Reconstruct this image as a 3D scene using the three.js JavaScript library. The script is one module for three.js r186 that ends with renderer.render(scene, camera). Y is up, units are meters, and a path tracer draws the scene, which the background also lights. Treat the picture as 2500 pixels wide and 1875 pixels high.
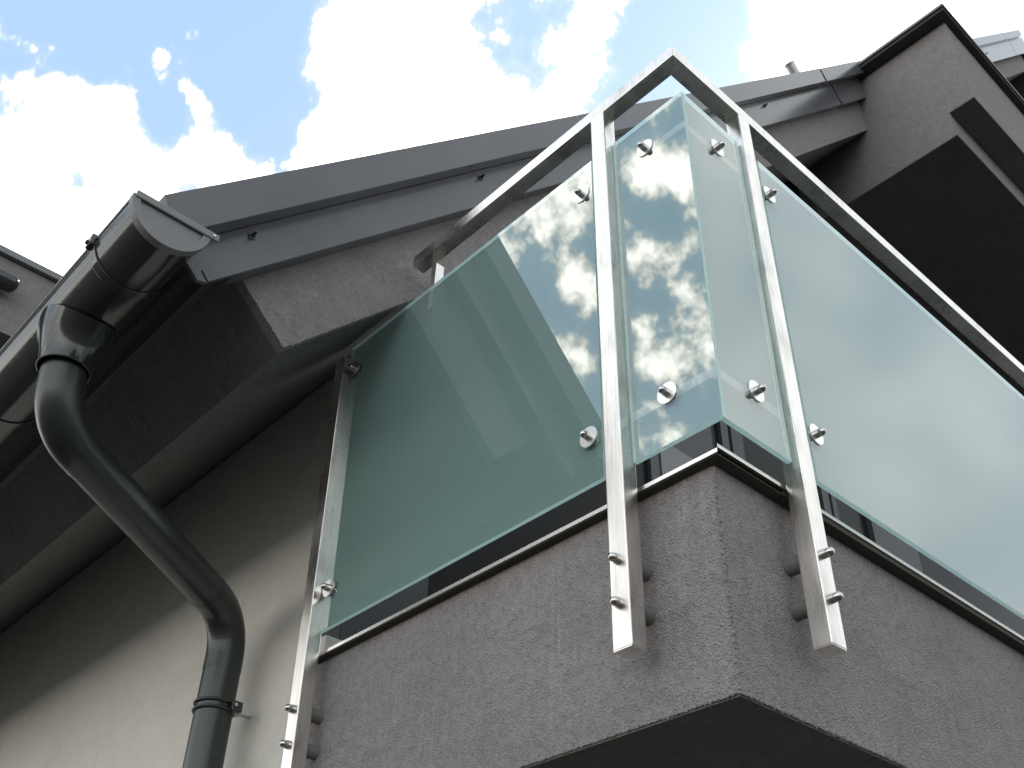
import * as THREE from 'three';
import { mergeGeometries } from 'three/addons/utils/BufferGeometryUtils.js';
import { RoundedBoxGeometry } from 'three/addons/geometries/RoundedBoxGeometry.js';

/* ------------------------------------------------------------------ camera, sky, sun, exposure */
const W = 1024, H = 768, D2R = Math.PI / 180;
const scene = new THREE.Scene();
const camera = new THREE.PerspectiveCamera(39.716, W / H, 0.05, 900);
camera.position.set(-1.2097, 1.6, 0.8313);
camera.rotation.set(38.156 * D2R, -41.865 * D2R, 1.385 * D2R, 'YXZ');

const renderer = new THREE.WebGLRenderer({ antialias: true });
renderer.setSize(W, H);
renderer.toneMapping = THREE.LinearToneMapping;
renderer.toneMappingExposure = 1.35;
renderer.shadowMap.enabled = true;

// the sun stands behind the house, so both faces of the balcony lie in shade
const SUN = { az: -14 * D2R, el: 42 * D2R };
const sunDir = new THREE.Vector3(Math.cos(SUN.el) * Math.cos(SUN.az), Math.sin(SUN.el), Math.cos(SUN.el) * Math.sin(SUN.az));
const sun = new THREE.DirectionalLight(0xfff1dc, 3.0);
sun.position.copy(sunDir).multiplyScalar(60);
sun.castShadow = true;
sun.shadow.camera.left = sun.shadow.camera.bottom = -20;
sun.shadow.camera.right = sun.shadow.camera.top = 20;
sun.shadow.camera.far = 140;
sun.shadow.mapSize.set(2048, 2048);
scene.add(sun, sun.target);

/* noise */
function rng(seed) { let s = seed >>> 0; return () => { s = (s + 0x6d2b79f5) >>> 0; let t = Math.imul(s ^ (s >>> 15), 1 | s); t = (t + Math.imul(t ^ (t >>> 7), 61 | t)) ^ t; return ((t ^ (t >>> 14)) >>> 0) / 4294967296; }; }
const PERM = new Uint8Array(512), NGX = new Float32Array(256), NGY = new Float32Array(256), NGZ = new Float32Array(256);
{ const r = rng(77), p = [...Array(256).keys()]; for (let i = 255; i > 0; i--) { const j = Math.floor(r() * (i + 1)); [p[i], p[j]] = [p[j], p[i]]; }
  for (let i = 0; i < 512; i++) PERM[i] = p[i & 255];
  for (let i = 0; i < 256; i++) { const z = 2 * r() - 1, a = 6.2832 * r(), q = Math.sqrt(1 - z * z); NGX[i] = q * Math.cos(a); NGY[i] = q * Math.sin(a); NGZ[i] = z; } }
function noise3(x, y, z) {
  const xi = Math.floor(x), yi = Math.floor(y), zi = Math.floor(z), fx = x - xi, fy = y - yi, fz = z - zi;
  const u = fx * fx * fx * (fx * (fx * 6 - 15) + 10), v = fy * fy * fy * (fy * (fy * 6 - 15) + 10), w = fz * fz * fz * (fz * (fz * 6 - 15) + 10);
  const X = xi & 255, Y = yi & 255, Z = zi & 255;
  const A = PERM[X] + Y, B = PERM[X + 1] + Y, AA = PERM[A & 255] + Z, AB = PERM[(A + 1) & 255] + Z, BA = PERM[B & 255] + Z, BB = PERM[(B + 1) & 255] + Z;
  const g = (h, a, b, c) => { const i = PERM[h & 511]; return NGX[i] * a + NGY[i] * b + NGZ[i] * c; };
  const l = (t, a, b) => a + t * (b - a);
  return 1.5 * l(w, l(v, l(u, g(AA, fx, fy, fz), g(BA, fx - 1, fy, fz)), l(u, g(AB, fx, fy - 1, fz), g(BB, fx - 1, fy - 1, fz))),
    l(v, l(u, g(AA + 1, fx, fy, fz - 1), g(BA + 1, fx - 1, fy, fz - 1)), l(u, g(AB + 1, fx, fy - 1, fz - 1), g(BB + 1, fx - 1, fy - 1, fz - 1))));
}
function fbm(x, y, z, n, gain = 0.5) { let s = 0, a = 1, t = 0; for (let i = 0; i < n; i++) { s += a * noise3(x, y, z); t += a; a *= gain; x = x * 2.03 + 11.3; y = y * 2.03 + 4.7; z = z * 2.03 + 7.9; } return s / t; }
const clamp = (x, a = 0, b = 1) => Math.min(b, Math.max(a, x));
const sstep = (a, b, x) => { const t = clamp((x - a) / (b - a)); return t * t * (3 - 2 * t); };

/* the sky: blue air with bright cumulus; each row is a heap of cloud (or a clearing) as [azimuth, elevation, radius in degrees, strength] */
const HEAPS = [
  [-79.6, 47.9, 1.52, 1.00], [-81.2, 46.7, 1.52, 1.00], [-83.2, 45.4, 1.19, 0.90], [-77.0, 46.4, 1.52, 1.00], [-78.8, 45.8, 1.74, 0.90], [-74.2, 45.9, 1.19, 1.00], [-71.2, 47.2, 1.63, 1.00],
  [-72.4, 48.5, 0.98, 0.90], [-73.3, 49.6, 0.65, 0.80], [-74.9, 50.5, 0.48, 0.80], [-73.0, 51.5, 0.61, 0.70], [-71.3, 51.4, 0.30, 0.70], [-76.8, 49.9, 0.30, 0.70], [-70.4, 46.6, 1.52, 1.00],
  [-67.9, 47.3, 0.76, 0.50], [-83.2, 43.4, 1.30, 0.90], [-85.3, 44.8, 0.76, 0.90], [-85.7, 46.6, 0.76, 0.70], [-84.2, 46.0, 0.30, 0.50], [-83.4, 41.5, 2.17, 1.00], [-79.7, 41.9, 2.39, 1.00],
  [-76.6, 42.4, 2.60, 1.00], [-80.8, 39.4, 2.60, 1.00], [-76.6, 43.7, 1.30, 0.90], [-74.3, 44.8, 1.30, 0.90], [-82.8, 47.9, 0.65, 0.35], [-84.6, 49.0, 0.35, 0.35], [-87.1, 47.9, 0.30, 0.50],
  [-75.5, 52.8, 0.54, 0.35], [-74.1, 54.7, 0.30, 0.50], [-70.3, 55.4, 0.65, 0.30], [-65.1, 55.9, 1.30, 0.80], [-65.3, 53.6, 1.30, 1.00], [-63.2, 52.7, 1.19, 0.90], [-62.3, 55.1, 2.39, 1.00],
  [-58.6, 55.1, 3.25, 1.00], [-58.0, 52.3, 2.82, 1.00], [-62.1, 50.2, 1.95, 1.00], [-52.9, 52.9, 3.25, 1.00], [-64.0, 48.8, 1.30, 0.90], [-50.4, 56.8, 0.87, 0.70], [-65.4, 50.2, 0.35, 0.50],
  [-54.6, 56.6, 1.95, 1.00], [-51.4, 57.0, 0.98, -1.00], [-50.4, 55.8, 0.87, -0.70], [-80.6, 44.1, 0.98, -0.60], [-76.3, 44.6, 0.52, -0.60], [-76.1, 48.5, 1.52, -0.90], [-70.1, 50.6, 1.95, -1.00],
  [-67.2, 48.9, 1.30, -0.90], [-62.8, 51.4, 0.48, -0.80], [-80.7, 51.3, 4.99, -0.90], [-70.7, 54.0, 2.39, -1.00], [-68.6, 54.8, 0.87, -0.70], [-73.6, 53.8, 2.39, -0.70], [-86.2, 47.8, 1.30, -0.50],
  [-82.8, 42.3, 0.65, -0.50], [-65.9, 51.5, 0.87, -0.70], [-41.7, 56.8, 1.98, 0.70], [-43.3, 54.8, 1.76, 0.80], [-45.2, 53.0, 1.54, 0.90], [-20.5, 54.0, 3.31, 1.00], [-25.3, 54.8, 1.54, 1.00],
  [-15.4, 53.0, 2.42, 1.00], [-25.0, 53.1, 1.54, 0.80], [-26.6, 56.0, 0.77, 0.60], [-28.0, 54.2, 0.77, 0.50], [-34.5, 53.8, 2.64, -1.20], [-32.0, 56.4, 2.42, -1.20], [-37.2, 56.5, 1.21, -0.60],
  [-36.8, 52.4, 1.32, -0.60], [-10.2, 50.8, 1.98, -0.80], [-30.2, 52.9, 0.88, -0.40], [-142.4, 49.2, 1.74, 0.85], [-145.1, 49.9, 1.49, 0.77], [-141.7, 45.1, 1.00, 0.85], [-144.3, 42.9, 1.12, 0.85],
  [-140.8, 41.2, 0.87, 0.77], [-144.3, 38.7, 1.25, 0.94], [-141.6, 39.0, 1.00, 0.85], [-140.1, 34.9, 0.50, 0.59], [-142.1, 35.2, 0.50, 0.51], [-142.8, 46.5, 1.12, -0.50], [-142.4, 42.2, 0.87, -0.50],
  [-142.5, 36.6, 1.99, -0.50], [-140.3, 43.2, 0.75, -0.20], [-133.9, 48.0, 1.49, 0.77], [-136.7, 46.8, 1.37, 0.68], [-136.3, 43.6, 1.00, 0.85], [-136.3, 39.6, 1.25, 0.94], [-133.5, 45.4, 1.00, 0.51],
  [-132.5, 42.6, 1.00, -0.40], [-134.7, 42.9, 0.62, -0.30], [-136.9, 37.4, 1.00, -0.45], [-135.9, 41.4, 0.62, -0.30], [-133.9, 40.7, 0.87, 0.42], [-134.8, 38.4, 0.50, 0.42],
].map(([a, e, r, s]) => ({ x: Math.cos(e * D2R) * Math.cos(a * D2R), y: Math.sin(e * D2R), z: Math.cos(e * D2R) * Math.sin(a * D2R), r: r * D2R, s, lo: e - 3 * r, hi: e + 3 * r }));
function makeSky(cols, rows) {
  const a = new Float32Array(cols * rows * 4);
  const below = [0.16, 0.165, 0.16];
  for (let j = 0; j < rows; j++) {
    const el = ((j + 0.5) / rows - 0.5) * 180, E = el * D2R, near = HEAPS.filter(h => el > h.lo && el < h.hi);
    const y = Math.sin(E), c = Math.cos(E);
    for (let i = 0; i < cols; i++) {
      const o = (j * cols + i) * 4;
      a[o + 3] = 1;
      if (el < 0) { a[o] = below[0]; a[o + 1] = below[1]; a[o + 2] = below[2]; continue; }
      const az = ((i + 0.5) / cols - 0.5) * 2 * Math.PI, x = c * Math.cos(az), z = c * Math.sin(az);
      // air
      const t = Math.pow(1 - y, 3), mu = x * sunDir.x + y * sunDir.y + z * sunDir.z, halo = Math.pow(Math.max(0, mu), 8) * 0.2 + Math.pow(Math.max(0, mu), 60) * 1.0;
      const low = Math.exp(-el / 12), r = 0.315 + 0.6 * t + halo + 1.7 * low, g = 0.485 + 0.48 * t + halo * 0.95 + 1.55 * low, b = 0.715 + 0.25 * t + halo * 0.85 + 1.25 * low;   // bright haze low down
      // cloud
      let bias = -0.10 + 0.14 * t;
      for (const h of near) { const d = 2 - 2 * (x * h.x + y * h.y + z * h.z), k = d / (h.r * h.r); if (k < 7) { const w = Math.exp(-k) * h.s; bias += 0.5 * w; } }
      bias = clamp(bias, -0.8, 0.75);
      const veil = sstep(-8 * D2R, 12 * D2R, az) * (1 - sstep(100 * D2R, 150 * D2R, az));   // the air on the right is a thin even veil
      const n = fbm(x * 17, y * 17, z * 17, el > 25 && veil < 1 ? 8 : 4, 0.68) * 1.75;
      const soft = fbm(x * 5 + 31, y * 5, z * 5, 3, 0.4);
      let dens = 0.68 * sstep(0.0, 0.16, n + bias) + 0.32 * sstep(-0.3, 0.34, n * 0.7 + bias);
      const body = sstep(0.05, 0.6, n + bias), front = 1 + 0.55 * (1 - mu) / 2;   // clouds that face the sun are the brighter ones
      const dv = 0.55 + 0.45 * sstep(-0.25, 0.35, soft);
      dens = dens * (1 - veil) + dv * veil;
      const lum = (1.0 + 1.7 * body + 0.4 * soft) * front * (1 - veil) + veil * (0.64 + 0.46 * sstep(-0.35, 0.45, soft)) + halo * 0.8;
      const cr = lum * (1 - 0.05 * veil), cg = lum * (0.965 + 0.02 * veil), cb = lum * (0.88 + 0.1 * veil);
      a[o] = r + (cr - r) * dens; a[o + 1] = g + (cg - g) * dens; a[o + 2] = b + (cb - b) * dens;
    }
  }
  const tx = new THREE.DataTexture(a, cols, rows, THREE.RGBAFormat, THREE.FloatType);
  tx.mapping = THREE.EquirectangularReflectionMapping; tx.magFilter = THREE.LinearFilter; tx.minFilter = THREE.LinearFilter; tx.needsUpdate = true;
  return tx;
}
const skyTex = makeSky(4096, 2048);
scene.background = skyTex; scene.environment = skyTex;
scene.backgroundIntensity = 1; scene.environmentIntensity = 1;

/* ------------------------------------------------------------------ textures and materials */
function dataTex(n, m, fn, srgb = false) {
  const d = new Uint8Array(n * m * 4);
  for (let j = 0; j < m; j++) for (let i = 0; i < n; i++) { const v = fn(i, j), o = (j * n + i) * 4; if (typeof v === 'number') d[o] = d[o + 1] = d[o + 2] = clamp(v) * 255; else { d[o] = clamp(v[0]) * 255; d[o + 1] = clamp(v[1]) * 255; d[o + 2] = clamp(v[2]) * 255; } d[o + 3] = 255; }
  const t = new THREE.DataTexture(d, n, m, THREE.RGBAFormat, THREE.UnsignedByteType);
  t.wrapS = t.wrapT = THREE.RepeatWrapping; t.magFilter = THREE.LinearFilter; t.minFilter = THREE.LinearMipmapLinearFilter; t.generateMipmaps = true;
  if (srgb) t.colorSpace = THREE.SRGBColorSpace;
  t.needsUpdate = true; return t;
}
const rep = (t, u, v) => { const c = t.clone(); c.repeat.set(u, v); c.needsUpdate = true; return c; };
// a field of value noise that tiles over n cells
function tileNoise(n, cells, seed, cellsY = cells) {
  const r = rng(seed), g = new Float32Array(cells * cellsY).map(() => r());
  return (i, j) => { const x = i / n * cells, y = j / n * cellsY, xi = Math.floor(x), yi = Math.floor(y); let fx = x - xi, fy = y - yi; fx = fx * fx * (3 - 2 * fx); fy = fy * fy * (3 - 2 * fy);
    const X = xi % cells, X1 = (xi + 1) % cells, Y = (yi % cellsY) * cells, Y1 = ((yi + 1) % cellsY) * cells;
    return (g[Y + X] * (1 - fx) + g[Y + X1] * fx) * (1 - fy) + (g[Y1 + X] * (1 - fx) + g[Y1 + X1] * fx) * fy; };
}
function worley(n, cells, seed) {
  const r = rng(seed), px = new Float32Array(cells * cells).map(() => r()), py = new Float32Array(cells * cells).map(() => r()), rr = new Float32Array(cells * cells).map(() => 0.55 + 0.6 * r());
  return (i, j) => { const x = i / n * cells, y = j / n * cells, xi = Math.floor(x), yi = Math.floor(y); let best = 9;
    for (let b = -1; b <= 1; b++) for (let a = -1; a <= 1; a++) { const X = xi + a, Y = yi + b, k = ((Y + cells) % cells) * cells + (X + cells) % cells, dx = X + px[k] - x, dy = Y + py[k] - y, d = Math.sqrt(dx * dx + dy * dy) / rr[k]; if (d < best) best = d; }
    return best; };
}
// stucco: scraped grains of about 3 mm, 0.6 m a tile
const wA = worley(1024, 190, 5), wB = worley(1024, 110, 6), nA = tileNoise(1024, 64, 7), nB = tileNoise(1024, 512, 8), nC = tileNoise(1024, 16, 9), nE = tileNoise(1024, 256, 10);
const stuccoH = (i, j) => 0.66 - 0.42 * Math.min(1, wA(i, j)) * (0.35 + nA(i, j)) + 0.3 * Math.max(0, 0.7 - wB(i, j)) + 0.16 * (nB(i, j) - 0.5) + 0.2 * (nE(i, j) - 0.5) + 0.05 * (nC(i, j) - 0.5);
const stuccoBump = dataTex(1024, 1024, stuccoH);
// pits between the grains are darker: their shade is put into the colour
const stuccoPitShade = dataTex(1024, 1024, (i, j) => { const h = stuccoH(i, j), v = 0.70 + 0.30 * (h - 0.45) + 0.14 * (nB(j, i) - 0.5) + 0.1 * (nA(j, i) - 0.5) + 0.08 * (nC(i, j) - 0.5), w = 0.02 * (nC(j, i) - 0.5); return [v + w, v, v - w]; });
// the parapet has weathered: pale runs below the coping and uneven tone; pit shade is painted in too; 2.4 m by 1.2 m a tile
const rA = tileNoise(2048, 380, 51, 10), rB = tileNoise(2048, 48, 52, 14), rC = tileNoise(2048, 12, 53, 12), rD = tileNoise(2048, 150, 54, 8);
const parapetTint = dataTex(2048, 1024, (i, j) => { const h = stuccoH((i * 2) % 1024, (j * 2) % 1024), run = sstep(0.70, 0.93, rA(i, j)) * sstep(0.45, 0.8, rB(i, j)), v = 0.70 + 0.30 * (h - 0.45) + 0.14 * (nB(j, i % 1024) - 0.5) + 0.10 * (rC(i, j) - 0.5) + 0.06 * (rB(j, i) - 0.5) + 0.10 * run - 0.05 * sstep(0.6, 0.95, rD(i, j)), w = 0.02 * (rC(i, j) - 0.5); return [v + w, v, v - w]; });
const mA = tileNoise(512, 7, 21), mB = tileNoise(512, 29, 22), mC = tileNoise(512, 128, 23), mD = tileNoise(512, 256, 24);
const stuccoTint = dataTex(512, 512, (i, j) => { const v = 0.80 + 0.12 * (mA(i, j) - 0.5) + 0.10 * (mB(i, j) - 0.5) + 0.16 * (mC(i, j) - 0.5) + 0.22 * (mD(i, j) - 0.5), w = 0.02 * (mB(j, i) - 0.5); return [v + w, v, v - w]; });
const fineBump = dataTex(512, 512, (i, j) => 0.5 + 0.35 * (mD(i, j) - 0.5) + 0.3 * (mC(i, j) - 0.5) + 0.25 * (mB(i, j) - 0.5));
const wallTint = dataTex(512, 512, (i, j) => 0.90 + 0.07 * (mA(i, j) - 0.5) + 0.05 * (mB(i, j) - 0.5) + 0.05 * (mC(i, j) - 0.5));
// brushed steel: short hairlines, smudges
const bA = tileNoise(1024, 512, 31, 10), bB = tileNoise(1024, 340, 32, 26), bC = tileNoise(1024, 9, 33, 7), bD = tileNoise(1024, 30, 34, 24);
const steelRough = dataTex(1024, 1024, (i, j) => 0.55 + 0.40 * (bC(i, j) - 0.5) + 0.14 * (bD(i, j) - 0.5) + 0.12 * (bB(i, j) - 0.5));
const steelTint = dataTex(1024, 1024, (i, j) => { const v = 0.9 + 0.16 * (bA(i, j) - 0.5) + 0.16 * (bB(i, j) - 0.5) - 0.26 * sstep(0.58, 0.95, bC(i, j)) * bD(i, j) + 0.06 * (bD(j, i) - 0.5); return [v, v * 0.985, v * 0.965]; });
const paintRough = dataTex(512, 512, (i, j) => 0.7 + 0.25 * (mA(i, j) - 0.5) + 0.18 * (mB(i, j) - 0.5));
const paintTint = dataTex(512, 512, (i, j) => 0.92 + 0.1 * (mA(i, j) - 0.5) + 0.06 * (mB(i, j) - 0.5) + 0.03 * (mD(i, j) - 0.5));
const waveN = tileNoise(512, 5, 41), waves = dataTex(512, 512, (i, j) => 0.5 + 0.5 * (waveN(i, j) - 0.5));

const lin = (r, g, b) => new THREE.Color().setRGB(r, g, b);
const std = o => new THREE.MeshStandardMaterial({ side: THREE.DoubleSide, ...o });
const phy = o => new THREE.MeshPhysicalMaterial({ side: THREE.DoubleSide, ...o });
const M = {
  stucco: std({ color: lin(0.345, 0.324, 0.327), map: rep(stuccoPitShade, 1 / 0.6, 1 / 0.6), roughness: 1, bumpMap: rep(stuccoBump, 1 / 0.6, 1 / 0.6), bumpScale: 0.0055 }),
  parapet: std({ color: lin(0.345, 0.324, 0.327), map: rep(parapetTint, 1 / 2.4, 1 / 1.2), roughness: 1, bumpMap: rep(stuccoBump, 1 / 0.6, 1 / 0.6), bumpScale: 0.0055 }),
  grain: std({ color: lin(0.25, 0.234, 0.236), roughness: 1 }),
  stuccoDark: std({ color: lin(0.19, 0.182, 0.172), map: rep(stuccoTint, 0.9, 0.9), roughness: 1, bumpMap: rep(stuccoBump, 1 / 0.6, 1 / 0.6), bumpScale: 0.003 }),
  soffit: std({ color: lin(0.165, 0.167, 0.165), map: rep(stuccoTint, 0.7, 0.7), roughness: 0.95, bumpMap: rep(fineBump, 2, 2), bumpScale: 0.0012 }),
  white: std({ color: lin(0.76, 0.735, 0.685), map: rep(wallTint, 0.5, 0.5), roughness: 0.95, bumpMap: rep(fineBump, 3, 3), bumpScale: 0.0028 }),
  flashing: phy({ specularIntensity: 0.7, color: lin(0.125, 0.125, 0.138), map: rep(paintTint, 0.8, 0.8), metalness: 0, roughness: 0.2, bumpMap: rep(waves, 0.4, 0.4), bumpScale: 0.0005 }),
  anthracite: std({ color: lin(0.07, 0.075, 0.077), map: rep(paintTint, 1.1, 1.1), metalness: 0.5, roughness: 0.22, roughnessMap: rep(paintRough, 2.1, 2.1) }),
  pipe: std({ color: lin(0.058, 0.066, 0.066), map: rep(paintTint, 1.7, 1.7), metalness: 0.5, roughness: 0.33 }),
  cap: std({ color: lin(0.2, 0.2, 0.205), map: rep(paintTint, 1.1, 1.1), metalness: 0.2, roughness: 0.5 }),
  capDark: std({ color: lin(0.035, 0.035, 0.04), metalness: 0.2, roughness: 0.5 }),
  steelV: std({ color: lin(0.95, 0.915, 0.87), map: rep(steelTint, 2.3, 1.3), metalness: 1, roughness: 0.52, roughnessMap: rep(steelRough, 2, 1.2) }),
  steelH: std({ color: lin(0.95, 0.915, 0.87), map: rep(steelTint, 1.3, 2.3), metalness: 1, roughness: 0.52, roughnessMap: rep(steelRough, 1.2, 2) }),
  steelNut: std({ color: lin(0.6, 0.58, 0.56), metalness: 1, roughness: 0.22 }),
  steelDisc: std({ color: lin(0.88, 0.865, 0.84), metalness: 1, roughness: 0.32 }),
  coping: std({ color: lin(0.92, 0.89, 0.83), metalness: 1, roughness: 0.27 }),
  copingShade: std({ color: lin(0.06, 0.056, 0.048), roughness: 0.9 }),  // dark tone that paints the shade below the coping
  rubber: std({ color: lin(0.16, 0.158, 0.155), roughness: 0.7 }),
  galv: std({ color: lin(0.5, 0.5, 0.52), metalness: 0.9, roughness: 0.4 }),
  sheet: phy({ color: lin(0.93, 0.98, 0.97), transmission: 1, thickness: 0, roughness: 0.0, ior: 2.5, metalness: 0 }),
  film: phy({ color: lin(0.29, 0.40, 0.385), transmission: 0.22, thickness: 0, roughness: 0.97, ior: 1.2 }),
  barLight: phy({ color: lin(0.52, 0.60, 0.585), transmission: 0.15, thickness: 0, roughness: 0.97, ior: 1.2 }),  // paler film colour, paints the light sent back by the bars
  edge: phy({ color: lin(0.80, 0.99, 0.98), transmission: 0.6, thickness: 0, roughness: 1, ior: 1.3 }),
  darkGlass: phy({ color: lin(0.012, 0.013, 0.014), roughness: 0.25, ior: 1.25, specularIntensity: 0.5 }),
  frame: std({ color: lin(0.05, 0.052, 0.06), roughness: 0.5 }),
  tile: std({ color: lin(0.07, 0.07, 0.075), map: rep(paintTint, 1, 1), roughness: 0.7 }),
  ground: std({ color: lin(0.052, 0.051, 0.047), map: rep(stuccoTint, 0.3, 0.3), roughness: 1, bumpMap: rep(fineBump, 0.6, 0.6), bumpScale: 0.01 }),
};

/* ------------------------------------------------------------------ geometry helpers */
const used = new Map();
const numbered = n => { const k = used.get(n) || 0; used.set(n, k + 1); return k ? n + '_' + String(k).padStart(3, '0') : n; };
function uvBox(g) {   // uv in metres from the side each face looks to
  const f = g.index ? g.toNonIndexed() : g;
  const p = f.attributes.position, uv = new Float32Array(p.count * 2), a = new THREE.Vector3(), b = new THREE.Vector3(), c = new THREE.Vector3();
  for (let i = 0; i < p.count; i += 3) {
    a.fromBufferAttribute(p, i); b.fromBufferAttribute(p, i + 1); c.fromBufferAttribute(p, i + 2);
    const n = b.clone().sub(a).cross(c.clone().sub(a)), x = Math.abs(n.x), y = Math.abs(n.y), z = Math.abs(n.z);
    [a, b, c].forEach((q, k) => { const w = x >= y && x >= z ? [q.z, q.y] : y >= z ? [q.x, q.z] : [q.x, q.y]; uv[(i + k) * 2] = w[0]; uv[(i + k) * 2 + 1] = w[1]; });
  }
  f.setAttribute('uv', new THREE.BufferAttribute(uv, 2));
  return f;
}
const clean = g => { const f = g.index ? g.toNonIndexed() : g; for (const k of Object.keys(f.attributes)) if (!['position', 'normal', 'uv'].includes(k)) f.deleteAttribute(k); return f; };
const merge = gs => mergeGeometries(gs.map(g => { const f = clean(g); if (!f.attributes.uv) uvBox(f); return f; }));
const box = (x0, x1, y0, y1, z0, z1, r = 0) => {
  const g = r ? new RoundedBoxGeometry(Math.abs(x1 - x0), Math.abs(y1 - y0), Math.abs(z1 - z0), 2, r) : new THREE.BoxGeometry(Math.abs(x1 - x0), Math.abs(y1 - y0), Math.abs(z1 - z0));
  g.translate((x0 + x1) / 2, (y0 + y1) / 2, (z0 + z1) / 2); return uvBox(g);
};
function prism(pts, z0, z1, bevel = 0) {  // polygon in x, y pushed along z
  const g = new THREE.ExtrudeGeometry(new THREE.Shape(pts.map(p => new THREE.Vector2(...p))), { depth: Math.abs(z1 - z0) - 2 * bevel, bevelEnabled: bevel > 0, bevelThickness: bevel, bevelSize: bevel, bevelOffset: -bevel, bevelSegments: 2 });
  g.translate(0, 0, Math.min(z0, z1) + bevel); return uvBox(g);
}
function rod(a, b, r, r2 = r, seg = 20, open = false) {
  const A = new THREE.Vector3(...a), B = new THREE.Vector3(...b), L = A.distanceTo(B), g = new THREE.CylinderGeometry(r2, r, L, seg, 1, open);
  g.applyQuaternion(new THREE.Quaternion().setFromUnitVectors(new THREE.Vector3(0, 1, 0), B.clone().sub(A).normalize()));
  return g.translate((A.x + B.x) / 2, (A.y + B.y) / 2, (A.z + B.z) / 2);
}
function quad(a, b, c, d) {
  const g = new THREE.BufferGeometry();
  g.setAttribute('position', new THREE.Float32BufferAttribute([...a, ...b, ...c, ...a, ...c, ...d], 3)); g.computeVertexNormals(); return uvBox(g);
}
function mesh(name, geo, mat, parent = scene) {
  const m = new THREE.Mesh(Array.isArray(geo) ? merge(geo) : geo, mat);
  m.name = parent === scene ? numbered(name) : name; m.castShadow = m.receiveShadow = true; parent.add(m); return m;
}
function thing(name, label, category, group) { const o = new THREE.Group(); o.name = numbered(name); o.userData = { label, category }; if (group) o.userData.group = group; scene.add(o); return o; }
function part(name, parent) { const o = new THREE.Group(); o.name = name; parent.add(o); return o; }
function tag(o, label, category, group) { o.userData = { label, category }; if (group) o.userData.group = group; return o; }

/* ------------------------------------------------------------------ the setting */
{ const g = new THREE.CircleGeometry(420, 64).rotateX(-Math.PI / 2); mesh('ground', uvBox(g), M.ground).userData = { kind: 'structure', label: 'dark paved ground around the house' }; }

/* lines of the gable, y over x: each runs up along the roof slope of 47.8 degrees */
const SLAB = x => 1.079 * x + 3.567, VLOW = x => 1.0843 * x + 3.848, STEP = x => 1.1034 * x + 4.0178, VTOP = x => 1.1029 * x + 4.162;
const UP = [0.6795, 0.7337];
const ridgeX = 9.76;

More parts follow.
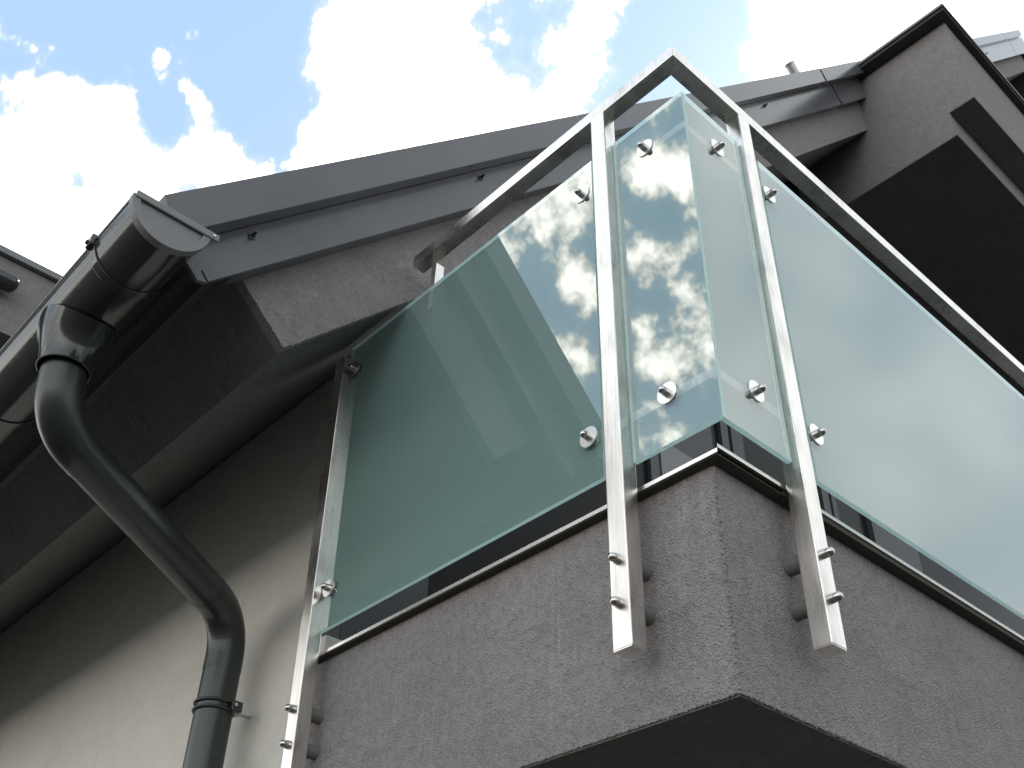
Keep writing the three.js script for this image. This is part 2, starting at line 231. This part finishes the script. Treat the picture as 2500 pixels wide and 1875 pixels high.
/* ------------------------------------------------------------------ the house */
const house = thing('house', 'dark grey rendered house with a steep metal edged roof and white side wall', 'house');
{
  // rendered roof slab that shows as the band under the metal verge and as the sloping ceiling over the terrace
  const bl = [-0.313, SLAB(-0.313)], tl = [bl[0] - UP[1] * 0.27, bl[1] + UP[0] * 0.27];
  mesh('gable_band', [prism([bl, [ridgeX, SLAB(ridgeX)], [ridgeX, SLAB(ridgeX) + 0.4], tl], -1.02, -0.99)], M.stucco, house);
  mesh('eave_soffit', [prism([bl, [ridgeX, SLAB(ridgeX)], [ridgeX, SLAB(ridgeX) + 0.4], tl], -7.4, -1.0205)], M.soffit, house);
  // white side wall under the eave, its low return beside the balcony and the walls of the ground floor
  mesh('side_wall', [prism([[0.17, 0], [0.42, 0], [0.42, SLAB(0.42) - 0.004], [0.17, SLAB(0.17) - 0.004]], -7.3, -1.335), box(0.085, 0.62, 2.3, 2.716, -1.333, -1.272)], M.white, house);
  mesh('dark_cover_panel', box(0.165, 0.428, 2.5, SLAB(0.165) - 0.006, -1.3345, -1.329), M.frame, house);  // dark panel added over the white wall end to darken it
  mesh('dark_frame_strip', box(0.1635, 0.1695, 2.722, SLAB(0.163) - 0.008, -1.455, -1.3355), M.frame, house);  // dark strip added on the white wall so the gap stays dark
  mesh('ground_floor_wall', [box(0.9, 8, 0, 2.22, -7.2, -1.30)], M.white, house);
  // roof covering above the slab and the far gable
  const roofTop = [[-0.62, VTOP(-0.62) - 0.03], [ridgeX, VTOP(ridgeX) - 0.03], [ridgeX, VLOW(ridgeX) + 0.07], [-0.52, VLOW(-0.52) + 0.06]];
  mesh('roof_covering', [prism(roofTop, -7.6, -0.96)], M.tile, house);
  mesh('rear_roof', [prism([[ridgeX + 0.01, VTOP(ridgeX) - 0.03], [ridgeX + 9, VTOP(ridgeX) - 9.9], [ridgeX + 9, VTOP(ridgeX) - 10.3], [ridgeX + 0.01, SLAB(ridgeX)]], -7.6, -0.96)], M.tile, house);
  mesh('rear_wall', [box(12.0, 12.3, 0, 11.5, -7.2, -1.6)], M.white, house);
  mesh('party_wall', [box(0.43, 11.9, 0, 3.6, -7.28, -7.0)], M.white, house);
  // terrace floor
  mesh('terrace_floor', [box(0.26, 9, 2.36, 2.5, -7.0, -0.25)], M.soffit, house);
  // dark glazed wall at the back of the terrace
  const gz = part('glazed_wall', house);
  const pane = (x0, x1, z = -1.52) => mesh('pane', prism([[x0, 2.52], [x1, 2.52], [x1, SLAB(x1) - 0.02], [x0, SLAB(x0) - 0.02]], z - 0.02, z), M.darkGlass, gz);
  pane(0.43, 1.70); pane(2.13, 3.04); pane(3.16, 3.9); pane(3.96, 8.8);
  const bar = (x0, x1, z = -1.5) => mesh('dark_frame_strip', prism([[x0, 2.5], [x1, 2.5], [x1, SLAB(x1) - 0.01], [x0, SLAB(x0) - 0.01]], z - 0.05, z), M.frame, gz);
  bar(2.19, 2.245); bar(2.27, 2.36); bar(3.0, 3.062); bar(3.088, 3.13); bar(3.44, 3.9, -1.49); bar(0.43, 0.5); bar(1.66, 1.715);
  mesh('grey_panel', [box(1.725, 2.12, 2.5, 4.195, -1.53, -1.495)], M.cap, gz);
  mesh('grey_panel', [box(1.725, 2.12, 4.197, 4.236, -1.53, -1.505)], M.cap, gz);
  mesh('wall_above_panel', prism([[1.72, 4.24], [2.125, 4.24], [2.125, SLAB(2.125)], [1.72, SLAB(1.72)]], -1.55, -1.51), M.frame, gz);

  // folded metal verge in sections that meet in open joints
  const cuts = [-0.72, 2.83, 3.585, 8.60, ridgeX - 0.01], lows = [-0.61, 3.07, 3.60, 9.06, ridgeX + 0.3];
  for (let k = 0; k < 4; k++) {
    const a = cuts[k] + (k ? 0.03 : 0), b = cuts[k + 1], la = lows[k] + (k ? 0.03 : 0), lb = lows[k + 1], d = k % 2 ? 0.003 : 0;
    const v = part('verge_flashing', house);
    const sl = 0.05;                                           // lower ends of a section lean along the slope
    // upper face, step underside, lower face with a drip fold
    mesh('upper_strip', prism([[a, VTOP(a)], [b, VTOP(b)], [b + sl, STEP(b + sl)], [a + sl, STEP(a + sl)]], -0.95, -0.88 - d, 0.0025), M.flashing, v);
    const end = k ? [[la, STEP(la) - 0.001], [la + 0.08, VLOW(la + 0.08)]] : [[-0.66, STEP(-0.66) - 0.001], [-0.612, 3.269], [-0.579, 3.2385], [-0.557, VLOW(-0.557)]];
    mesh('lower_strip', prism([...end, [lb + 0.08, VLOW(lb + 0.08)], [lb, STEP(lb) - 0.001]], -0.947, -0.935 - d, 0.0015), M.flashing, v);
    const r0 = k ? la + 0.08 : -0.495, r1 = lb + 0.078;
    mesh('drip_return', prism([[r0, VLOW(r0) + 0.008], [r1, VLOW(r1) + 0.008], [r1, VLOW(r1) + 0.002], [r0, VLOW(r0) + 0.002]], -0.989, -0.9475), M.flashing, v);
    const f0 = (k ? la + 0.08 : -0.557) + 0.002, f1 = lb + 0.078;
    mesh('drip_fold', prism([[f0 - 0.02, VLOW(f0) + 0.024], [f1 - 0.02, VLOW(f1) + 0.024], [f1, VLOW(f1) + 0.001], [f0, VLOW(f0) + 0.001]], -0.94, -0.9315 - d), M.flashing, v);
  }
  // fixing screws of the verge
  for (const [x, y] of [[-0.479, 3.449], [0.216, 4.215], [2.148, 6.338], [7.54, 12.197]]) {
    const s = part('screw', house);
    mesh('washer', rod([x, y, -0.934], [x, y, -0.931], 0.010), M.rubber, s);
    mesh('screw_head', [new THREE.CylinderGeometry(0.0062, 0.0062, 0.008, 6).rotateX(Math.PI / 2).translate(x, y, -0.927), rod([x, y, -0.923], [x, y, -0.912], 0.004, 0.003)], M.anthracite, s);
  }
  // board behind the gutter
  const f0 = [-0.493, 3.395];
  mesh('fascia_board', prism([f0, [f0[0] - UP[1] * 0.115, f0[1] + UP[0] * 0.115], [-0.6045, 3.43], [-0.6045, 3.298], [-0.59, 3.290]], -7.4, -0.99), M.anthracite, house);
}

/* box dormer that stands out of the roof on the right */
const dormer = thing('roof_dormer', 'flat roofed grey rendered dormer box jutting out above the right of the balcony', 'dormer');
{
  mesh('dormer_wall', [box(3.6, 9.2, 7.142, 7.945, -0.4654, -0.2982), box(3.6, 9.2, 6.928, 7.945, -5.2, -0.4656)], M.stucco, dormer);
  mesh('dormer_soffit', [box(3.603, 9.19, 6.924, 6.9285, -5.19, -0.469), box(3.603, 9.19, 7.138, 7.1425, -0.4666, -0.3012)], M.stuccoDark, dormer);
  const cap = part('flat_roof_edge', dormer);
  mesh('cap_board', box(3.508, 9.3, 7.946, 7.985, -5.2, -0.252), M.capDark, cap);
  mesh('cap_flashing', [box(3.495, 9.31, 7.972, 7.995, -5.2, -0.240)], M.cap, cap);
}
/* short metal pipe that pokes up over the verge */
{
  const v = thing('vent_pipe', 'short galvanised pipe end poking up over the sloping roof edge', 'pipe');
  const q = [2.905, 7.63, -1.1];
  mesh('pipe_wall', [rod([3.06, 7.44, -1.1], q, 0.034, 0.034, 20, true)], M.galv, v);
  mesh('pipe_rim', [rod([q[0] + 0.008, q[1] - 0.008, -1.1], q, 0.037, 0.037, 20, true)], M.galv, v);
}
/* neighbouring dormer far left */
{
  const n = thing('neighbouring_dormer', 'grey rendered neighbouring dormer with a thin flat roof edge beyond the gutter', 'dormer');
  mesh('dormer_wall', box(-4, 1.6, 6.572, 7.20, -9, -6.0), M.stucco, n);
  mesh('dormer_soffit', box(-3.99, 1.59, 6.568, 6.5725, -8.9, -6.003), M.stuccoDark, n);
  mesh('flat_roof_edge', box(-4.05, 1.65, 7.205, 7.262, -9, -5.955, 0.004), M.cap, n);
  const p = thing('overflow_pipe', 'rounded dark pipe end in front of the neighbouring grey dormer wall', 'pipe');
  mesh('pipe_wall', [rod([-3, 6.93, -5.9], [-0.13, 6.93, -5.9], 0.072, 0.072, 24), new THREE.SphereGeometry(0.072, 20, 14).scale(0.7, 1, 1).translate(-0.13, 6.93, -5.9)], M.anthracite, p);
}

/* ------------------------------------------------------------------ the balcony */
const balcony = thing('balcony', 'cantilevered balcony corner in rough dark grey render under the glass railing', 'balcony');
{
  const B = 0.072, y0 = 2.2255, yt = 2.635;
  // parapet walls as one render skin with a softened, slightly uneven corner
  mesh('parapet', [prismY([[B, -1.27], [B, -B - 0.008], [B + 0.002, -B - 0.002], [B + 0.008, -B], [6.4, -B], [6.4, -0.25], [0.25, -0.25], [0.25, -1.27]], y0, yt)], M.parapet, balcony);
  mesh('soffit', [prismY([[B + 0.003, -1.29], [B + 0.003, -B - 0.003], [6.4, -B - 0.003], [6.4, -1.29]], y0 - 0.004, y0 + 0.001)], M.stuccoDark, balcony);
  mesh('floor_slab', [box(0.252, 6.3, 2.2275, 2.355, -1.26, -0.252)], M.soffit, balcony);
  const c1 = prismY([[0.048, -1.27], [0.048, -0.0435], [0.26, -0.255], [0.26, -1.27]], 2.6365, 2.6445);
  const c2 = prismY([[0.0485, -0.0425], [6.4, -0.0425], [6.4, -0.255], [0.2615, -0.255]], 2.6455, 2.6535);
  mesh('coping', c1, M.coping, balcony);
  mesh('coping', c2, M.coping, balcony);
  mesh('bedding_and_shade', [box(0.0515, 0.24, 2.6345, 2.6363, -1.27, -0.047), box(0.2405, 6.3, 2.6345, 2.6453, -0.245, -0.0465), box(0.052, 0.24, 2.6446, 2.6453, -0.24, -0.0465)], M.copingShade, balcony);  // bedding widened into dark plates that paint the coping underside in shade
}
function prismY(pts, y0, y1) {   // polygon in x, z pushed up
  const g = new THREE.ExtrudeGeometry(new THREE.Shape(pts.map(p => new THREE.Vector2(p[0], -p[1]))), { depth: y1 - y0, bevelEnabled: false });
  g.rotateX(-Math.PI / 2); g.translate(0, y0, 0); return uvBox(g);
}

/* grains of render that stand proud along its arrises: too many to count, so one part each */
function grains(parent, lines, n, seed) {
  const r = rng(seed), g = new THREE.IcosahedronGeometry(1, 0), im = new THREE.InstancedMesh(g, M.grain, n), m = new THREE.Matrix4(), q = new THREE.Quaternion(), L = lines.map(([a, b]) => Math.hypot(a[0] - b[0], a[1] - b[1], a[2] - b[2])), T = L.reduce((a, b) => a + b);
  for (let k = 0; k < n; k++) {
    let d = r() * T, i = 0; while (d > L[i] && i < L.length - 1) d -= L[i++];
    const [a, b] = lines[i], t = d / L[i], j = () => (r() + r() - 1) * 0.0022, s = 0.0009 + 0.0019 * r() * r();
    q.setFromEuler(new THREE.Euler(r() * 6, r() * 6, r() * 6));
    im.setMatrixAt(k, m.compose(new THREE.Vector3(a[0] + (b[0] - a[0]) * t + j(), a[1] + (b[1] - a[1]) * t + j(), a[2] + (b[2] - a[2]) * t + j()), q, new THREE.Vector3(s * (0.8 + r()), s * (0.8 + r()), s * (0.8 + r()))));
  }
  im.name = 'render_grain'; im.userData = { kind: 'stuff' }; im.castShadow = im.receiveShadow = true; parent.add(im);
}
grains(balcony, [[[0.073, 2.2265, -0.072], [0.073, 2.2265, -1.2]], [[0.073, 2.2265, -0.073], [1.6, 2.2265, -0.073]], [[0.0735, 2.23, -0.0735], [0.0735, 2.63, -0.0735]]], 4200, 91);
{ const x0 = -0.313, x1 = 2.4; grains(house, [[[x0, SLAB(x0) + 0.001, -0.991], [x1, SLAB(x1) + 0.001, -0.991]], [[x0, SLAB(x0), -0.991], [x0 - UP[1] * 0.2, SLAB(x0) + UP[0] * 0.2, -0.991]]], 3600, 92); }

/* ------------------------------------------------------------------ the railing */
const railing = thing('balcony_railing', 'brushed steel balcony railing with frosted glass panels wrapping the balcony corner', 'railing');
{
  const S = railing, RY0 = 3.680, RY1 = 3.7165, w = 0.040, e = 0.0022;
  // rails: rounded square tube mitred at the corner
  const tubeProfile = (a0, a1, b0, b1) => { const s = new THREE.Shape(); s.moveTo(a0 + e, b0); s.lineTo(a1 - e, b0); s.quadraticCurveTo(a1, b0, a1, b0 + e); s.lineTo(a1, b1 - e); s.quadraticCurveTo(a1, b1, a1 - e, b1); s.lineTo(a0 + e, b1); s.quadraticCurveTo(a0, b1, a0, b1 - e); s.lineTo(a0, b0 + e); s.quadraticCurveTo(a0, b0, a0 + e, b0); return s; };
  const railLeft = () => {   // runs along -z, outer face at x = 0
    const g = new THREE.ExtrudeGeometry(tubeProfile(0, w, RY0, RY1), { depth: 0.945, bevelEnabled: false, curveSegments: 2 }).translate(0, 0, -0.945), p = g.attributes.position;
    for (let i = 0; i < p.count; i++) if (p.getZ(i) > -0.1) p.setZ(i, -p.getX(i) - 0.0003);
    g.computeVertexNormals(); return uvBox(g);
  };
  const railRight = () => {  // runs along +x, outer face at z = 0
    const g = new THREE.ExtrudeGeometry(tubeProfile(0, w, RY0, RY1), { depth: 3.3, bevelEnabled: false, curveSegments: 2 }), p = g.attributes.position;
    for (let i = 0; i < p.count; i++) { const a = p.getX(i), y = p.getY(i), l = p.getZ(i); p.setXYZ(i, l < 0.1 ? a + 0.0003 : l, y, -a); }
    const idx = p.array; for (let t = 0; t < p.count; t += 3) for (let k = 0; k < 3; k++) { const a = t * 3 + 3 + k, b = t * 3 + 6 + k, v = idx[a]; idx[a] = idx[b]; idx[b] = v; }
    g.computeVertexNormals(); return uvBox(g);
  };
  mesh('handrail', railLeft(), M.steelH, S);
  mesh('handrail', railRight(), M.steelH, S);

  // acorn nut along a direction
  const nutGeo = (p, dir, s = 1) => {
    const g = merge([new THREE.CylinderGeometry(0.0095 * s, 0.0095 * s, 0.008 * s, 6).translate(0, 0.004 * s, 0),
      new THREE.LatheGeometry([[0.0083, 0.008], [0.0083, 0.0125], [0.0074, 0.0165], [0.0052, 0.0196], [0.0026, 0.0212], [0, 0.0217]].map(q => new THREE.Vector2(q[0] * s, q[1] * s)), 20)]);
    g.applyQuaternion(new THREE.Quaternion().setFromUnitVectors(new THREE.Vector3(0, 1, 0), new THREE.Vector3(...dir))); return g.translate(...p);
  };
  const post = (x0, x1, z0, z1, y0, y1, side, ys, lean = 0) => {
    const p = part('post', S), y1c = y1;
    const shear = g => { if (lean) { const a = g.attributes.position; for (let i = 0; i < a.count; i++) a.setZ(i, a.getZ(i) - lean * (a.getY(i) - 2.5676)); g.computeVertexNormals(); } return g; };
    const sh = tubeProfile(x0, x1, -z1, -z0);
    const g = new THREE.ExtrudeGeometry(sh, { depth: y1c - y0 - 0.0025, bevelEnabled: false, curveSegments: 2 }).rotateX(-Math.PI / 2).translate(0, y0 + 0.0025, 0);
    mesh('tube', uvBox(shear(g)), M.steelV, p);
    mesh('end_cap', box(x0 + 0.001, x1 - 0.001, y0, y0 + 0.0024, z0 + 0.001, z1 - 0.001), M.steelV, p);
    for (const y of ys) {
      const dz = -lean * (y - 2.5676);
      if (side === 'x') { const z = (z0 + z1) / 2 + dz; mesh('bolt', nutGeo([x0, y, z], [-1, 0, 0]), M.steelNut, p); mesh('spacer', [rod([x1, y, z], [0.0715, y, z], 0.0155, 0.0155, 28)], M.rubber, p); }
      else { const x = (x0 + x1) / 2; mesh('bolt', nutGeo([x, y, z1], [0, 0, 1]), M.steelNut, p); mesh('spacer', [rod([x, y, z0], [x, y, -0.0715], 0.0155, 0.0155, 28)], M.rubber, p); }
    }
    return p;
  };
  post(0, 0.038, -0.2587, -0.2167, 2.3244, RY0, 'x', [2.486, 2.404]);
  post(0.2372, 0.2792, -0.038, 0, 2.334, RY0, 'z', [2.503, 2.4195]);
  post(0, 0.038, -1.2525, -1.2120, 2.328, 3.535, 'x', [2.494, 2.4125], 0.0284);
  // short post under the end of the left rail
  const stub = part('stub_post', S);
  mesh('tube', [box(0.0368, 0.066, 3.515, RY0 + 0.001, -0.906, -0.886, 0.0015)], M.steelV, stub);

  // glass: a clear front sheet, polished edges, and the frosted back
  const panelX = (x, t, quadZY, names) => {   // quad as [z, y] bottom right, bottom left, top left, top right
    const g = part('glass_panel', S), P = (xx, k) => [xx, quadZY[k][1], quadZY[k][0]];
    mesh('glass_sheet', quad(P(x, 1), P(x, 0), P(x, 3), P(x, 2)), M.sheet, g);
    mesh('frosted_back', quad(P(x + t, 0), P(x + t, 1), P(x + t, 2), P(x + t, 3)), M.film, g);
    mesh('polished_edge', [0, 1, 2, 3].map(k => quad(P(x + 0.0002, k), P(x + 0.0002, (k + 1) % 4), P(x + t - 0.0002, (k + 1) % 4), P(x + t - 0.0002, k))), M.edge, g);
  };
  const panelZ = (z, t, quadXY) => {
    const g = part('glass_panel', S), P = (zz, k) => [quadXY[k][0], quadXY[k][1], zz];
    mesh('glass_sheet', quad(P(z, 0), P(z, 1), P(z, 2), P(z, 3)), M.sheet, g);
    mesh('frosted_back', quad(P(z - t, 1), P(z - t, 0), P(z - t, 3), P(z - t, 2)), M.film, g);
    mesh('polished_edge', [0, 1, 2, 3].map(k => quad(P(z - 0.0002, k), P(z - 0.0002, (k + 1) % 4), P(z - t + 0.0002, (k + 1) % 4), P(z - t + 0.0002, k))), M.edge, g);
  };
  panelX(0.026, 0.010, [[-0.009, 2.683], [-0.2125, 2.684], [-0.214, 3.581], [-0.009, 3.579]]);
  panelX(0.026, 0.010, [[-0.2855, 2.687], [-1.2185, 2.682], [-1.247, 3.5805], [-0.2855, 3.5815]]);
  panelZ(-0.012, 0.010, [[0.0365, 2.6855], [0.2285, 2.684], [0.231, 3.581], [0.0365, 3.5865]]);
  panelZ(-0.012, 0.010, [[0.308, 2.680], [3.2, 2.683], [3.2, 3.563], [0.308, 3.578]]);

  // painted pale strips: light off the bars and stub showing through the frosted back
  const barLightX = (z0, z1, y0, y1) => mesh('painted_bar_light', quad([0.0357, y0, z1], [0.0357, y0, z0], [0.0357, y1, z0], [0.0357, y1, z1]), M.barLight, S);
  const barLightZ = (x0, x1, y0, y1) => mesh('painted_bar_light', quad([x0, y0, -0.0217], [x1, y0, -0.0217], [x1, y1, -0.0217], [x0, y1, -0.0217]), M.barLight, S);
  for (const y of [2.793, 3.483]) { barLightX(-0.2122, -0.0097, y - 0.011, y + 0.011); barLightZ(0.0372, 0.2283, y - 0.007, y + 0.015); barLightX(-0.345, -0.2865, y - 0.011, y + 0.013); barLightZ(0.3085, 0.357, y - 0.009, y + 0.013); }
  barLightX(-0.906, -0.886, 3.515, 3.579);
  // glass clamps: a disc with a nut in front, a disc behind
  const clampX = (z, y) => { const c = part('glass_clamp', S);
    mesh('disc', [rod([0.0235, y, z], [0.0258, y, z], 0.0225, 0.0225, 40)], M.steelDisc, c); mesh('bolt', nutGeo([0.0235, y, z], [-1, 0, 0], 0.95), M.steelNut, c);
    mesh('rear_disc', [rod([0.0365, y, z], [0.0369, y, z], 0.0225, 0.0225, 40)], M.steelDisc, c); };
  const clampZ = (x, y) => { const c = part('glass_clamp', S);
    mesh('disc', [rod([x, y, -0.0118], [x, y, -0.0095], 0.0225, 0.0225, 40)], M.steelDisc, c); mesh('bolt', nutGeo([x, y, -0.0095], [0, 0, 1], 0.95), M.steelNut, c);
    mesh('rear_disc', [rod([x, y, -0.0228], [x, y, -0.0224], 0.0225, 0.0225, 40)], M.steelDisc, c); };
  for (const [z, y] of [[-0.1215, 2.793], [-0.1225, 3.483], [-0.3205, 2.7955], [-0.3175, 3.4875], [-1.1925, 2.791], [-1.217, 3.487]]) clampX(z, y);
  for (const [x, y] of [[0.1452, 2.800], [0.1408, 3.483], [0.3321, 2.796], [0.3299, 3.475]]) clampZ(x, y);
  // flat bars that carry the glass between post and corner
  for (const y of [2.793, 3.483]) {
    mesh('flat_bar', [box(0.0372, 0.0422, y - 0.011, y + 0.011, -0.2166, -0.0395), box(0.0372, 0.2371, y - 0.007, y + 0.015, -0.0278, -0.0230)], M.steelH, S);
    mesh('flat_bar', box(0.0372, 0.0422, y - 0.011, y + 0.013, -0.345, -0.24, 0.002), M.steelH, S);
    mesh('flat_bar', box(0.258, 0.357, y - 0.009, y + 0.013, -0.0278, -0.0230, 0.002), M.steelH, S);
    mesh('flat_bar', box(0.0372, 0.0422, y - 0.011, y + 0.011, y > 3 ? -1.252 : -1.225, y > 3 ? -1.20 : -1.172, 0.002), M.steelH, S);
  }
}

/* ------------------------------------------------------------------ gutter and downpipe */
const GX0 = -0.695, GY0 = 3.304, GR = 0.0895, GZ = -0.865;
const gutter = thing('roof_gutter', 'dark grey half round gutter with an end cap along the left eave', 'gutter');
{
  // trough with a rolled front bead
  const prof = []; for (let k = 0; k <= 36; k++) { const a = Math.PI + Math.PI * k / 36; prof.push([GX0 + GR * Math.cos(a), GY0 + GR * Math.sin(a)]); }
  const L = 6.6, pos = [], nor = [], uv = [], idx = [];
  prof.forEach(([x, y], k) => { const nx = (x - GX0) / GR, ny = (y - GY0) / GR; for (const z of [GZ, GZ - L]) { pos.push(x, y, z); nor.push(nx, ny, 0); uv.push(k * 0.008, z); } });
  for (let k = 0; k < 36; k++) { const o = k * 2; idx.push(o, o + 1, o + 2, o + 1, o + 3, o + 2); }
  const g = new THREE.BufferGeometry(); g.setAttribute('position', new THREE.Float32BufferAttribute(pos, 3)); g.setAttribute('normal', new THREE.Float32BufferAttribute(nor, 3)); g.setAttribute('uv', new THREE.Float32BufferAttribute(uv, 2)); g.setIndex(idx);
  mesh('trough', [g, rod([GX0 - GR + 0.004, GY0 - 0.002, GZ], [GX0 - GR + 0.004, GY0 - 0.002, GZ - L], 0.0075, 0.0075, 16)], M.anthracite, gutter);
  // end cap: a half disc with a raised rim and a strap on top
  const cap = part('end_cap', gutter);
  const half = (r, z0, z1, bev) => { const s = new THREE.Shape(); s.absarc(GX0, GY0, r, Math.PI, 2 * Math.PI, false); s.lineTo(GX0 - r, GY0); const e = new THREE.ExtrudeGeometry(s, { depth: z1 - z0, bevelEnabled: bev > 0, bevelThickness: bev, bevelSize: bev, bevelOffset: -bev, bevelSegments: 3, curveSegments: 20 }); return e.translate(0, 0, z0); };
  mesh('cap_disc', [half(GR + 0.001, GZ, GZ + 0.003, 0)], M.cap, cap);
  mesh('cap_rim', [rimGeo(GR + 0.003, GR - 0.013, GZ - 0.012, GZ + 0.0065)], M.cap, cap);
  const st = new RoundedBoxGeometry(0.2, 0.0205, 0.007, 3, 0.0034).translate(GX0 + 0.0115, GY0 + 0.001, GZ + 0.0075);
  mesh('strap', st, M.cap, cap);
  mesh('rivet', [new THREE.SphereGeometry(0.004, 12, 8).scale(1, 1, 0.6).translate(GX0 + 0.098, GY0 + 0.001, GZ + 0.0115)], M.steelNut, cap);
  // strap brackets under the trough
  for (const z of [-1.055, -1.75, -2.6, -3.45, -4.3]) {
    const b = part('gutter_bracket', gutter), a = [];
    for (let k = 0; k <= 28; k++) { const t = Math.PI * (1.0 + k / 28); a.push([GX0 + (GR + 0.0035) * Math.cos(t), GY0 + (GR + 0.0035) * Math.sin(t)]); }
    const outer = a, inner = a.map(([x, y]) => [GX0 + (x - GX0) * 0.965, GY0 + (y - GY0) * 0.965]).reverse();
    mesh('hoop', prism([...outer, ...inner], z - 0.013, z + 0.013, 0.0012), M.anthracite, b);
    mesh('clip', [box(GX0 - GR - 0.012, GX0 - GR + 0.004, GY0 - 0.022, GY0 + 0.010, z - 0.014, z + 0.014, 0.003), rod([GX0 - GR - 0.018, GY0 - 0.012, z], [GX0 - GR - 0.011, GY0 - 0.012, z], 0.006, 0.006, 12)], M.anthracite, b);
  }
  // outlet: saddle that hugs the trough and narrows to the pipe socket
  const out = part('outlet', gutter), oz = -1.298, sp = [], si = [], su = [], NR = 16, NA = 56;
  for (let j = 0; j <= NR; j++) for (let i = 0; i <= NA; i++) {
    const t = j / NR, a = 2 * Math.PI * i / NA, top = [Math.cos(a), Math.sin(a)];
    const s = sstep(-0.5, 1.05, t) * 1.12 - 0.12 + 0.0, k = clamp(s), rx = 0.0915 * (1 - k) + 0.0585 * k, rz = 0.084 * (1 - k) + 0.0585 * k + 0.032 * Math.pow(1 - t, 5);
    const x = top[0] * rx, z = top[1] * rz, yTop = GY0 - Math.sqrt(Math.max(0, 0.0945 ** 2 - Math.min(x * x, 0.0945 ** 2 * 0.97))) - 0.0, yb = 3.122;
    sp.push(GX0 + x, yTop * (1 - t) + yb * t, oz + z); su.push(i * 0.006, t * 0.1);
  }
  for (let j = 0; j < NR; j++) for (let i = 0; i < NA; i++) { const o = j * (NA + 1) + i; si.push(o, o + NA + 1, o + 1, o + 1, o + NA + 1, o + NA + 2); }
  const og = new THREE.BufferGeometry(); og.setAttribute('position', new THREE.Float32BufferAttribute(sp, 3)); og.setAttribute('uv', new THREE.Float32BufferAttribute(su, 2)); og.setIndex(si); og.computeVertexNormals();
  mesh('funnel', og, M.anthracite, out);
  mesh('socket_rim', [new THREE.TorusGeometry(0.0585, 0.0025, 8, 48).rotateX(Math.PI / 2).translate(GX0, 3.1235, oz)], M.anthracite, out);
}
function rimGeo(r1, r0, z0, z1) {
  const s = new THREE.Shape(); s.absarc(GX0, GY0, r1, Math.PI, 2 * Math.PI, false); s.lineTo(GX0 + r0, GY0); s.absarc(GX0, GY0, r0, 2 * Math.PI, Math.PI, true); s.lineTo(GX0 - r1, GY0);
  return new THREE.ExtrudeGeometry(s, { depth: z1 - z0, bevelEnabled: true, bevelThickness: 0.001, bevelSize: 0.001, bevelSegments: 2, curveSegments: 20 }).translate(0, 0, z0);
}
const downpipe = thing('downpipe', 'dark grey round downpipe swan necking from the gutter to the white wall', 'downpipe');
{
  const V = (...a) => new THREE.Vector3(...a);
  class Path extends THREE.Curve { constructor(p) { super(); this.p = p; } getPoint(t, o = new THREE.Vector3()) { const n = this.p.length - 1, k = Math.min(n - 1, Math.floor(t * n)); return o.lerpVectors(this.p[k], this.p[k + 1], t * n - k); } }
  const A = V(-0.695, 3.16, -1.302), B = V(-0.672, 2.992, -1.316), Cc = V(0.068, 2.918, -1.752), Dd = V(0.065, 0.05, -1.752);
  const bend = (p, q, r, d) => { const a = q.clone().addScaledVector(p.clone().sub(q).normalize(), d), b = q.clone().addScaledVector(r.clone().sub(q).normalize(), d), out = []; const c = new THREE.QuadraticBezierCurve3(a, q, b); for (let k = 0; k <= 24; k++) out.push(c.getPoint(k / 24)); return out; };
  const b1 = bend(A, B, Cc, 0.10), b2 = bend(B, Cc, Dd, 0.125);
  const tube = (pts, r, n = 60) => new THREE.TubeGeometry(new Path(pts), n, r, 40, false);
  mesh('upper_elbow', tube([A, ...b1, b1[24].clone().lerp(b2[0], 0.05)], 0.0525, 80), M.pipe, downpipe);
  mesh('slanted_pipe', tube([b1[24], b2[0]], 0.0505, 4), M.pipe, downpipe);
  mesh('lower_elbow', tube([b2[0].clone().lerp(b1[24], 0.04), ...b2, b2[24].clone().lerp(Dd, 0.012)], 0.0515, 80), M.pipe, downpipe);
  mesh('vertical_pipe', tube([b2[24], Dd], 0.0505, 4), M.pipe, downpipe);
  // ring clamp with a threaded rod into the wall
  const cl = part('pipe_clamp', downpipe), cy = 2.655, cx = 0.0665, cz = -1.752;
  for (const dy of [-0.010, 0.010]) mesh('ring', [new THREE.TorusGeometry(0.0525, 0.0042, 10, 48).rotateX(Math.PI / 2).translate(cx, cy + dy, cz)], M.pipe, cl);
  mesh('ring_lug', [box(cx + 0.02, cx + 0.05, cy - 0.014, cy + 0.014, cz + 0.042, cz + 0.064, 0.003)], M.pipe, cl);
  mesh('lug_screw', [rod([cx + 0.026, cy, cz + 0.05], [cx + 0.026, cy, cz + 0.072], 0.006, 0.005, 12)], M.steelNut, cl);
  mesh('wall_rod', [rod([cx + 0.05, cy, cz + 0.012], [0.171, cy, cz + 0.012], 0.0045, 0.0045, 12), rod([cx + 0.05, cy, cz + 0.012], [cx + 0.066, cy, cz + 0.012], 0.009, 0.009, 6)], M.galv, cl);
}
renderer.render(scene, camera);
